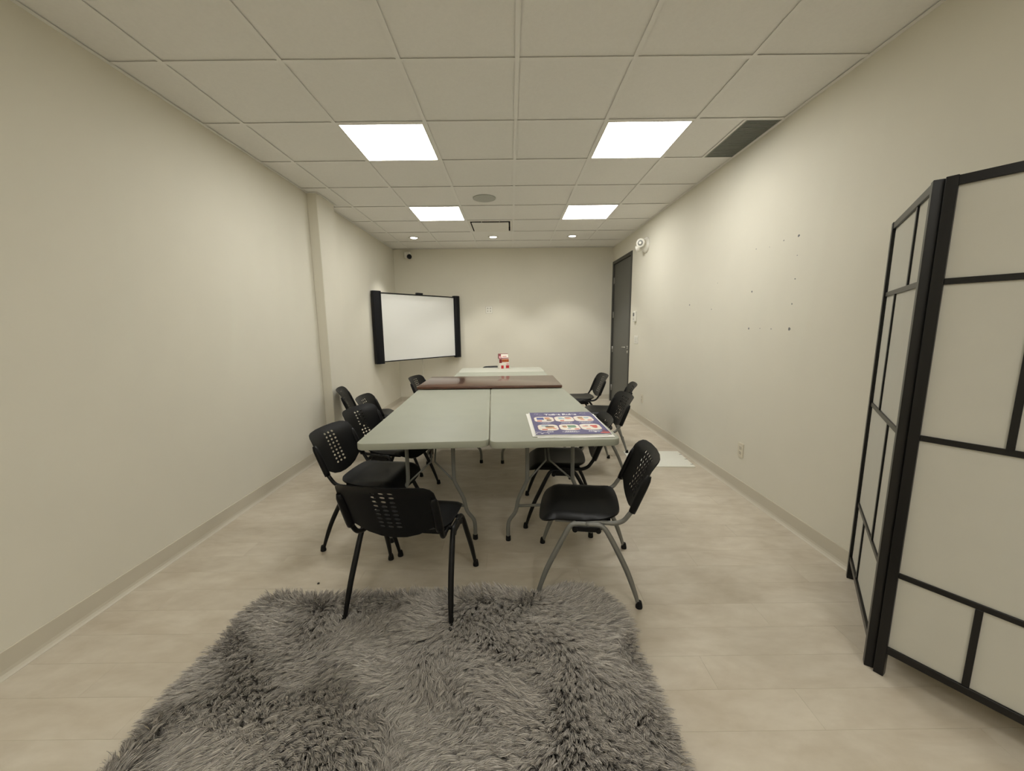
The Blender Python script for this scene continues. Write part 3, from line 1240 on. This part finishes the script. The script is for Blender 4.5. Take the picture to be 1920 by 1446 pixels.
def make_pile():
    NH = 220000
    K = 6
    x = rng.uniform(RX0, RX1, int(NH * 1.03))
    y = rng.uniform(RY0 + .18, RY1, int(NH * 1.03))
    # rounded corners
    dx = np.maximum(np.maximum(RX0 + RR - x, x - (RX1 - RR)), 0)
    dy = np.maximum(np.maximum(RY0 + RR - y, y - (RY1 - RR)), 0)
    k = dx * dx + dy * dy < RR * RR
    x, y = x[k], y[k]
    n = len(x)
    # locks: every hair joins the nearest jittered lock centre
    cs = .013
    gx, gy = np.floor((x - RX0) / cs).astype(int), np.floor((y - RY0) / cs).astype(int)
    W, H = int((RX1 - RX0) / cs) + 4, int((RY1 - RY0) / cs) + 4
    jx, jy = rng.uniform(0, 1, (W + 2, H + 2)), rng.uniform(0, 1, (W + 2, H + 2))
    best = np.full(n, 9.)
    cx, cy, ci = x.copy(), y.copy(), np.zeros(n, int)
    for a in (-1, 0, 1):
        for b in (-1, 0, 1):
            ix, iy = gx + a + 1, gy + b + 1
            px = RX0 + (ix - 1 + jx[ix, iy]) * cs
            py = RY0 + (iy - 1 + jy[ix, iy]) * cs
            d = (px - x) ** 2 + (py - y) ** 2
            w = d < best
            best[w] = d[w]
            cx[w], cy[w], ci[w] = px[w], py[w], (ix * 1000 + iy)[w]

    def fld(x, y, seed, sc):
        r = np.random.default_rng(seed)
        o = np.zeros_like(x)
        for i in range(7):
            th = r.uniform(0, 2 * PI)
            f = sc * r.uniform(.5, 1.8)
            o += math.cos(i) * 0 + np.sin((x * math.cos(th) + y * math.sin(th)) * f + r.uniform(0, 6.28))
        return o / 2.6
    lr = np.random.default_rng(5).uniform(-1, 1, (200000, 3))[ci % 200000]
    ang = -PI / 2 + 1.0 * fld(cx, cy, 1, 6.) + .55 * fld(cx, cy, 2, 15.) + .50 * lr[:, 0]
    lean = .84 + .15 * fld(cx, cy, 3, 9.) + .12 * lr[:, 1]
    lean = np.clip(lean, .15, .95)
    fx, fy = np.cos(ang) * lean, np.sin(ang) * lean
    # near the border the pile falls outward
    for d, nx, ny in ((x - RX0, -1, 0), (RX1 - x, 1, 0), (RY1 - y, 0, 1)):
        w = np.clip(1 - d / .07, 0, 1)
        fx = fx * (1 - .5 * w) + nx * .55 * w
        fy = fy * (1 - .5 * w) + ny * .55 * w
    L = .070 * (1 + .16 * fld(cx, cy, 4, 11.) + .15 * lr[:, 2] + rng.uniform(-.18, .12, n))
    h = np.sqrt(np.clip(1 - (fx * fx + fy * fy), .10, 1))
    pinch = .40 + rng.uniform(-.12, .25, n)
    tx = cx + (x - cx) * pinch + fx * L + rng.normal(0, .0035, n)
    ty = cy + (y - cy) * pinch + fy * L + rng.normal(0, .0035, n)
    tz = .008 + h * L * .86 + rng.normal(0, .0025, n)
    tz = np.maximum(tz, .006)
    mx = x + (tx - x) * .28
    my = y + (ty - y) * .28
    mz = .008 + (tz - .008) * .78
    pos = np.zeros((n, K, 3), np.float32)
    wav = rng.uniform(0, 6.28, n)
    wa = rng.uniform(.0, .0022, n)
    for i in range(K):
        s = i / (K - 1)
        a, b, c = (1 - s) ** 2, 2 * s * (1 - s), s * s
        wob = np.sin(wav + s * 6) * wa * s
        pos[:, i, 0] = a * x + b * mx + c * tx + wob
        pos[:, i, 1] = a * y + b * my + c * ty + wob * .7
        pos[:, i, 2] = a * .006 + b * mz + c * tz
    rad = np.array([.0009, .0009, .0009, .00085, .0007, .0003], np.float32)
    rad = np.tile(rad, (n, 1)) * rng.uniform(.8, 1.35, (n, 1)).astype(np.float32)
    hc = bpy.data.hair_curves.new('pile')
    hc.add_curves([K] * n)
    hc.attributes['position'].data.foreach_set('vector', pos.ravel())
    at = hc.attributes.get('radius') or hc.attributes.new('radius', 'FLOAT', 'POINT')
    at.data.foreach_set('value', rad.ravel())
    hc.materials.append(MT['hair'])
    o = bpy.data.objects.new('pile', hc)
    C.objects.link(o)
    o.parent = rug
    o['kind'] = 'stuff'
    return o


make_pile()


# ------------------------------------------------------------------ shoji screen
def shoji_panel(parent, width, layout, flip):
    p = bpy.data.objects.new('screen_panel', None)
    p.empty_display_size = .05
    C.objects.link(p)
    p.parent = parent
    Hh, D = 1.843, .0145
    sw = .030
    for a, b in ((0, sw), (width - sw, width)):
        m = MB()
        m.box(a, b, -D, D, 0, Hh, b=.0015)
        m.build('stile', MT['lacquer'], p)
    zr = [(1.811, Hh - .002), (1.498, 1.518), (.957, .977), (.421, .441), (.100, .128)]
    for k, (a, b) in enumerate(zr):
        m = MB()
        dd = D - .003 if k in (0, 4) else .0085
        m.box(sw, width - sw, -dd, dd, a, b, b=.001)
        m.build('rail', MT['lacquer'], p)
    for k in range(4):
        z1, z0 = zr[k][0], zr[k + 1][1]
        xm = layout[k]
        m = MB()
        m.box(xm - .009, xm + .009, -.0083, .0083, z0, z1, b=.001)
        m.build('muntin', MT['lacquer'], p)
        for a, b in ((sw, xm - .009), (xm + .009, width - sw)):
            m = MB()
            m.box(a, b, -.0016, .0016, z0, z1)
            m.build('paper_pane', MT['paper'], p)
    return p


screen = thing('folding_screen', 'black framed folding screen with white paper panes by the right wall', 'room divider', (1.436, 1.358, 0))
pa = shoji_panel(screen, .70, (.235, .455, .235, .455), False)
pa.location = (-.0063, .0075, 0)
pa.rotation_euler = (0, 0, math.atan2(.566, .414))
pb = shoji_panel(screen, .70, (.455, .228, .455, .228), True)
pb.location = (.0042, -.0050, 0)
pb.rotation_euler = (0, 0, math.atan2(-.848, .53))
for z in (.32, .93, 1.55):
    m = MB()
    m.tube([(.012, .0, z - .035), (.012, .0, z + .035)], .0045, 8)
    m.build('hinge', MT['lacquer'], screen)

# ------------------------------------------------------------------ posters on the right front table
PA = R(1.0)


def poster_sheet(name, label, x, y, z, rot, w, h, mt, group):
    o = thing(name, label, 'poster', (x, y, z), rot, group)
    m = MB()
    nx, ny = 10, 12
    vs, fs = [], []
    for s_ in (0, 1):
        for i in range(nx + 1):
            for j in range(ny + 1):
                u, v = i / nx, j / ny
                wv = .0010 * math.sin(u * 9 + x * 40) * (1 - v) ** 3
                vs.append((u * w, v * h, wv + .0012 * s_))
    q = (nx + 1) * (ny + 1)
    for s_ in (0, 1):
        for i in range(nx):
            for j in range(ny):
                a = s_ * q + i * (ny + 1) + j
                f = (a, a + ny + 1, a + ny + 2, a + 1)
                fs.append(f if s_ else f[::-1])
    for i in range(nx):
        a, b = i * (ny + 1), (i + 1) * (ny + 1)
        fs.append((a, b, b + q, a + q))
        a, b = a + ny, b + ny
        fs.append((b, a, a + q, b + q))
    for j in range(ny):
        fs.append((j + 1, j, j + q, j + 1 + q))
        a = nx * (ny + 1) + j
        fs.append((a, a + 1, a + 1 + q, a + q))
    m.add(vs, fs)
    m.build('sheet', mt, o)
    return o


PWd, PHt = .449, .592
GP = 'laminated posters stacked on the front table'
poster_sheet('poster', 'lowest white edged laminated poster sheet under the purple one, sticking out toward the table end', .148, 2.158, TZ + .0012, R(.2), PWd, PHt, MT['post_white'], GP)
poster_sheet('poster', 'middle laminated poster sheet, its white edge showing left of the purple one', .120, 2.178, TZ + .0040, R(1.6), PWd, PHt, MT['post_white'], GP)
top = poster_sheet('poster', 'top purple laminated poster titled Toilet Rules with six picture cards', .136, 2.192, TZ + .0072, R(1.2), PWd + .006, PHt, MT['post_white'], GP)
ZP = .0034


def flat(parts, name, parent, z):
    """parts: list of (outline, material) thin flat print shapes joined into one printed picture"""
    m = MB()
    mats = []
    for k, (pts, mt) in enumerate(parts):
        if mt not in mats:
            mats.append(mt)
        m.cur = mats.index(mt)
        m.prism(pts, z + k * .00004, z + .00012 + k * .00004)
    return m.build(name, mats, parent)


def P(u, v):
    return (u * (PWd + .006), v * PHt)


sheet = [c for c in top.children if c.name.startswith('sheet')][0]
bg = MB()
bg.prism([P(.012, .006), P(.992, .006), P(.992, .995), P(.012, .995)], .0029, .0031)
bg.build('printed_field', MT['post_blue'], top)


def text(body, parent, u, v, size, sx, sy, mt, name='title'):
    cu = bpy.data.curves.new(name, 'FONT')
    cu.body = body
    cu.align_x = 'CENTER'
    cu.align_y = 'CENTER'
    cu.size = size
    cu.offset = size * .034
    cu.extrude = .0001
    cu.fill_mode = 'FRONT'
    o = bpy.data.objects.new(name, cu)
    deps = None
    C.objects.link(o)
    dg = bpy.context.evaluated_depsgraph_get()
    me = bpy.data.meshes.new_from_object(o.evaluated_get(dg))
    bpy.data.objects.remove(o)
    me.name = name
    me.materials.clear()
    me.materials.append(mt)
    o = bpy.data.objects.new(name, me)
    C.objects.link(o)
    o.parent = parent
    p = P(u, v)
    o.location = (p[0], p[1], .0034)
    o.scale = (sx, sy, 1)
    return o


text('Toilet Rules', top, .49, .868, .062, .76, 1.0, MT['ink_white'])
cards = [(.060, .340, .522, .758), (.368, .640, .522, .760), (.662, .932, .524, .766), (.074, .342, .158, .394), (.372, .638, .158, .394), (.662, .932, .160, .398)]
art = [
    [('r', .12, .50, .40, .85, 'ink_blue'), ('e', .70, .62, .16, .16, 'ink_tan'), ('e', .68, .78, .14, .07, 'ink_red'), ('r', .62, .88, .2, .42, 'ink_brown'), ('r', .10, .36, .08, .24, 'ink_red')],
    [('e', .32, .74, .14, .10, 'ink_sky'), ('r', .20, .52, .45, .62, 'ink_sky'), ('e', .74, .62, .18, .17, 'ink_pink'), ('e', .72, .76, .17, .06, 'ink_brown'), ('r', .22, .45, .10, .26, 'ink_red')],
    [('e', .36, .58, .16, .18, 'ink_tan'), ('e', .34, .76, .17, .07, 'ink_brown'), ('r', .55, .82, .55, .80, 'ink_sky'), ('e', .40, .28, .13, .10, 'ink_pink'), ('r', .66, .90, .14, .28, 'ink_red')],
    [('r', .18, .55, .70, .90, 'ink_sky'), ('e', .60, .48, .24, .20, 'ink_tan'), ('e', .60, .64, .25, .10, 'ink_brown'), ('r', .15, .44, .08, .24, 'ink_red'), ('e', .82, .28, .10, .10, 'ink_pink')],
    [('r', .42, .86, .40, .82, 'ink_green'), ('e', .26, .55, .12, .14, 'ink_tan'), ('e', .25, .70, .14, .06, 'ink_brown'), ('r', .70, .94, .10, .24, 'ink_red'), ('e', .44, .24, .10, .08, 'ink_sky')],
    [('e', .26, .60, .15, .10, 'ink_pink'), ('r', .52, .88, .56, .78, 'ink_red'), ('e', .72, .48, .14, .20, 'ink_red'), ('r', .20, .44, .10, .24, 'ink_pink'), ('e', .36, .76, .10, .05, 'ink_sky')],
]
for (u0, u1, v0, v1), sh in zip(cards, art):
    a, b = P(u0, v0), P(u1, v1)
    cdo = flat([(rrect(a[0] - .0025, b[0] + .0025, a[1] - .0025, b[1] + .0025, .040, 6), MT['ink_peach']), (rrect(a[0], b[0], a[1], b[1], .038, 6), MT['card'])], 'picture_card', top, .0031)
    lst = []
    for s_ in sh:
        if s_[0] == 'r':
            lst.append((rrect(a[0] + (b[0] - a[0]) * s_[1], a[0] + (b[0] - a[0]) * s_[2], a[1] + (b[1] - a[1]) * s_[3], a[1] + (b[1] - a[1]) * s_[4], .006, 3), MT[s_[5]]))
        else:
            lst.append((ellipse(a[0] + (b[0] - a[0]) * s_[1], a[1] + (b[1] - a[1]) * s_[2], (b[0] - a[0]) * s_[3], (b[1] - a[1]) * s_[4], 14), MT[s_[5]]))
    flat(lst, 'drawing', cdo, .0034)
# captions too small to read: short white strokes
caps = [(.205, .475, .15), (.205, .455, .11), (.505, .478, .12), (.505, .458, .17), (.79, .480, .20), (.79, .460, .14),
        (.215, .118, .08), (.215, .096, .10), (.49, .120, .14), (.49, .100, .24), (.49, .080, .18), (.80, .120, .14), (.80, .100, .16)]
lst = []
for (u, v, w_) in caps:
    x = u - w_ / 2
    while x < u + w_ / 2 - .01:
        l = random.uniform(.012, .03)
        a, b = P(x, v - .006), P(min(x + l, u + w_ / 2), v + .006)
        lst.append(([a, (b[0], a[1]), b, (a[0], b[1])], MT['ink_white']))
        x += l + .006
cp = flat(lst[:1], 'caption', top, .0032)
m = MB()
for pts, _ in lst:
    m.prism(pts, .0032, .0033)
bpy.data.objects.remove(cp)
m.build('caption', MT['ink_white'], top)['kind'] = 'stuff'


def stroke(pts, w_):
    P_ = [Vector(p) for p in pts]
    L_, R_ = [], []
    for i, p in enumerate(P_):
        d = (P_[min(i + 1, len(P_) - 1)] - P_[max(i - 1, 0)]).normalized()
        nn = Vector((-d.y, d.x)) * w_ / 2
        L_.append(p + nn)
        R_.append(p - nn)
    return [tuple(p) for p in R_ + L_[::-1]]


dec = []
cloud = [P(.03, .03), P(.02, .06), P(.05, .085), P(.08, .075), P(.095, .05), P(.085, .03)]
dec.append((stroke(cloud, .004), MT['ink_white']))
dec.append((stroke([P(.10, .03), P(.11, .065), P(.145, .085), P(.18, .06), P(.185, .03)], .004), MT['ink_white']))
dec.append((stroke([P(.02, .12), P(.04, .10), P(.07, .105), P(.10, .12)], .003), MT['ink_white']))
dec.append((stroke([P(.08, .905), P(.10, .93), P(.13, .92), P(.14, .90), P(.11, .89)], .004), MT['ink_white']))
dec.append((stroke([P(.15, .87), P(.17, .855), P(.20, .862)], .003), MT['ink_white']))
dec.append((stroke([P(.80, .905), P(.84, .93), P(.88, .915), P(.90, .93)], .004), MT['ink_white']))
dec.append((stroke([P(.83, .87), P(.86, .86), P(.89, .87)], .003), MT['ink_white']))
dec.append(([P(.807, .058), P(.828, .085), P(.822, .10), P(.807, .093), P(.792, .10), P(.786, .085)], MT['ink_white']))
dec.append((stroke([P(.84, .07), P(.87, .10), P(.90, .13)], .006), MT['ink_sky']))
dec.append((ellipse(*P(.945, .085), .020, .040, 14), MT['ink_plum']))
dec.append((ellipse(*P(.925, .045), .030, .014, 14), MT['ink_red']))
dec.append((ellipse(*P(.965, .12), .010, .020, 12), MT['ink_navy']))
flat(dec, 'border_drawing', top, .0032)

# ------------------------------------------------------------------ red and white box on the farthest table
t = thing('carton', 'small red and white printed carton with a slanted top on the farthest table', 'box', (-.118, 5.90, TZ), R(14))
m = MB()
w, d, h = .082, .052, .155
# display carton: base block with a leaning upper flap
m.add([(-w, -d, 0), (w, -d, 0), (w, d, 0), (-w, d, 0), (-w * .92, -d * .8, h), (w * .92, -d * .8, h), (w * .92, d, h), (-w * .92, d, h)],
      [(0, 1, 5, 4), (1, 2, 6, 5), (2, 3, 7, 6), (3, 0, 4, 7), (4, 5, 6, 7), (3, 2, 1, 0)])
m.build('carton_body', MT['box_white'], t)
m = MB()
m.add([(-w * .92, -d * .55, h), (w * .92, -d * .55, h), (w * .92, d, h), (-w * .92, d, h), (-w * .90, d * .15, h + .075), (w * .86, d * .15, h + .075), (w * .86, d, h + .075), (-w * .90, d, h + .075)],
      [(0, 1, 5, 4), (1, 2, 6, 5), (2, 3, 7, 6), (3, 0, 4, 7), (4, 5, 6, 7), (3, 2, 1, 0)])
m.build('carton_header', MT['box_dred'], t)


def onface(u0, u1, v0, v1, base, topy, z0, z1, wid, mt, name, side=False):
    # a printed patch a hair in front of the sloping face
    m = MB()
    e = .0008
    q = []
    for uu, vv in ((u0, v0), (u1, v0), (u1, v1), (u0, v1)):
        yy = base + (topy - base) * vv
        q.append((uu * wid, yy - e, z0 + (z1 - z0) * vv))
    q2 = [(a, b + .0006, c) for a, b, c in q]
    m.add(q + q2, [(0, 1, 2, 3), (7, 6, 5, 4), (0, 4, 5, 1), (1, 5, 6, 2), (2, 6, 7, 3), (3, 7, 4, 0)])
    return m.build(name, mt, t)


onface(-.60, -.12, .05, .36, -d, -d * .8, 0, h, w, MT['box_red'], 'printed_label')
onface(.30, .92, .08, .36, -d, -d * .8, 0, h, w, MT['box_red'], 'printed_label')
onface(.40, .86, .42, .56, -d, -d * .8, 0, h, w, MT['box_pink'], 'printed_label')
onface(-.40, .88, .68, .96, -d, -d * .8, 0, h, w, MT['box_orange'], 'printed_label')
onface(-.92, -.42, .60, .98, -d, -d * .8, 0, h, w, MT['box_dred'], 'printed_label')
onface(-.48, .86, .20, .90, -d * .55, d * .15, h, h + .075, w, MT['box_white'], 'printed_label')
onface(-.25, .55, .40, .52, -d * .55 - .001, d * .15 - .001, h, h + .075, w, MT['box_red'], 'printed_label')
onface(-.88, -.55, .15, .55, -d * .55, d * .15, h, h + .075, w, MT['box_pink'], 'printed_label')

# ------------------------------------------------------------------ white mat on the floor by the right wall
t = thing('floor_mat', 'thin white foam mat lying on the floor against the right wall', 'mat', (1.50, 3.835, 0), R(-3.0))
m = MB()
m.prism(rrect(-.295, .295, -.235, .235, .006, 3), .0005, .007, .001)
m.build('foam_sheet', MT['crate'], t)
for yy in (-.17, -.02, .13):
    m = MB()
    m.box(.272, .297, yy - .004, yy + .004, .004, .0085)
    m.build('edge_clip', MT['lcd'], t)

# a dark crumb on the floor by the rug
m = MB()
m.lathe([(.004, 0), (.007, .002), (.006, .005), (.002, .007)], 7, (0, 0, 0))
tag(m.build('crumb', MT['crumb'], None, (-1.065, 1.919, 0.0)), 'tiny dark crumb on the beige floor just beyond the rug corner', 'crumb')
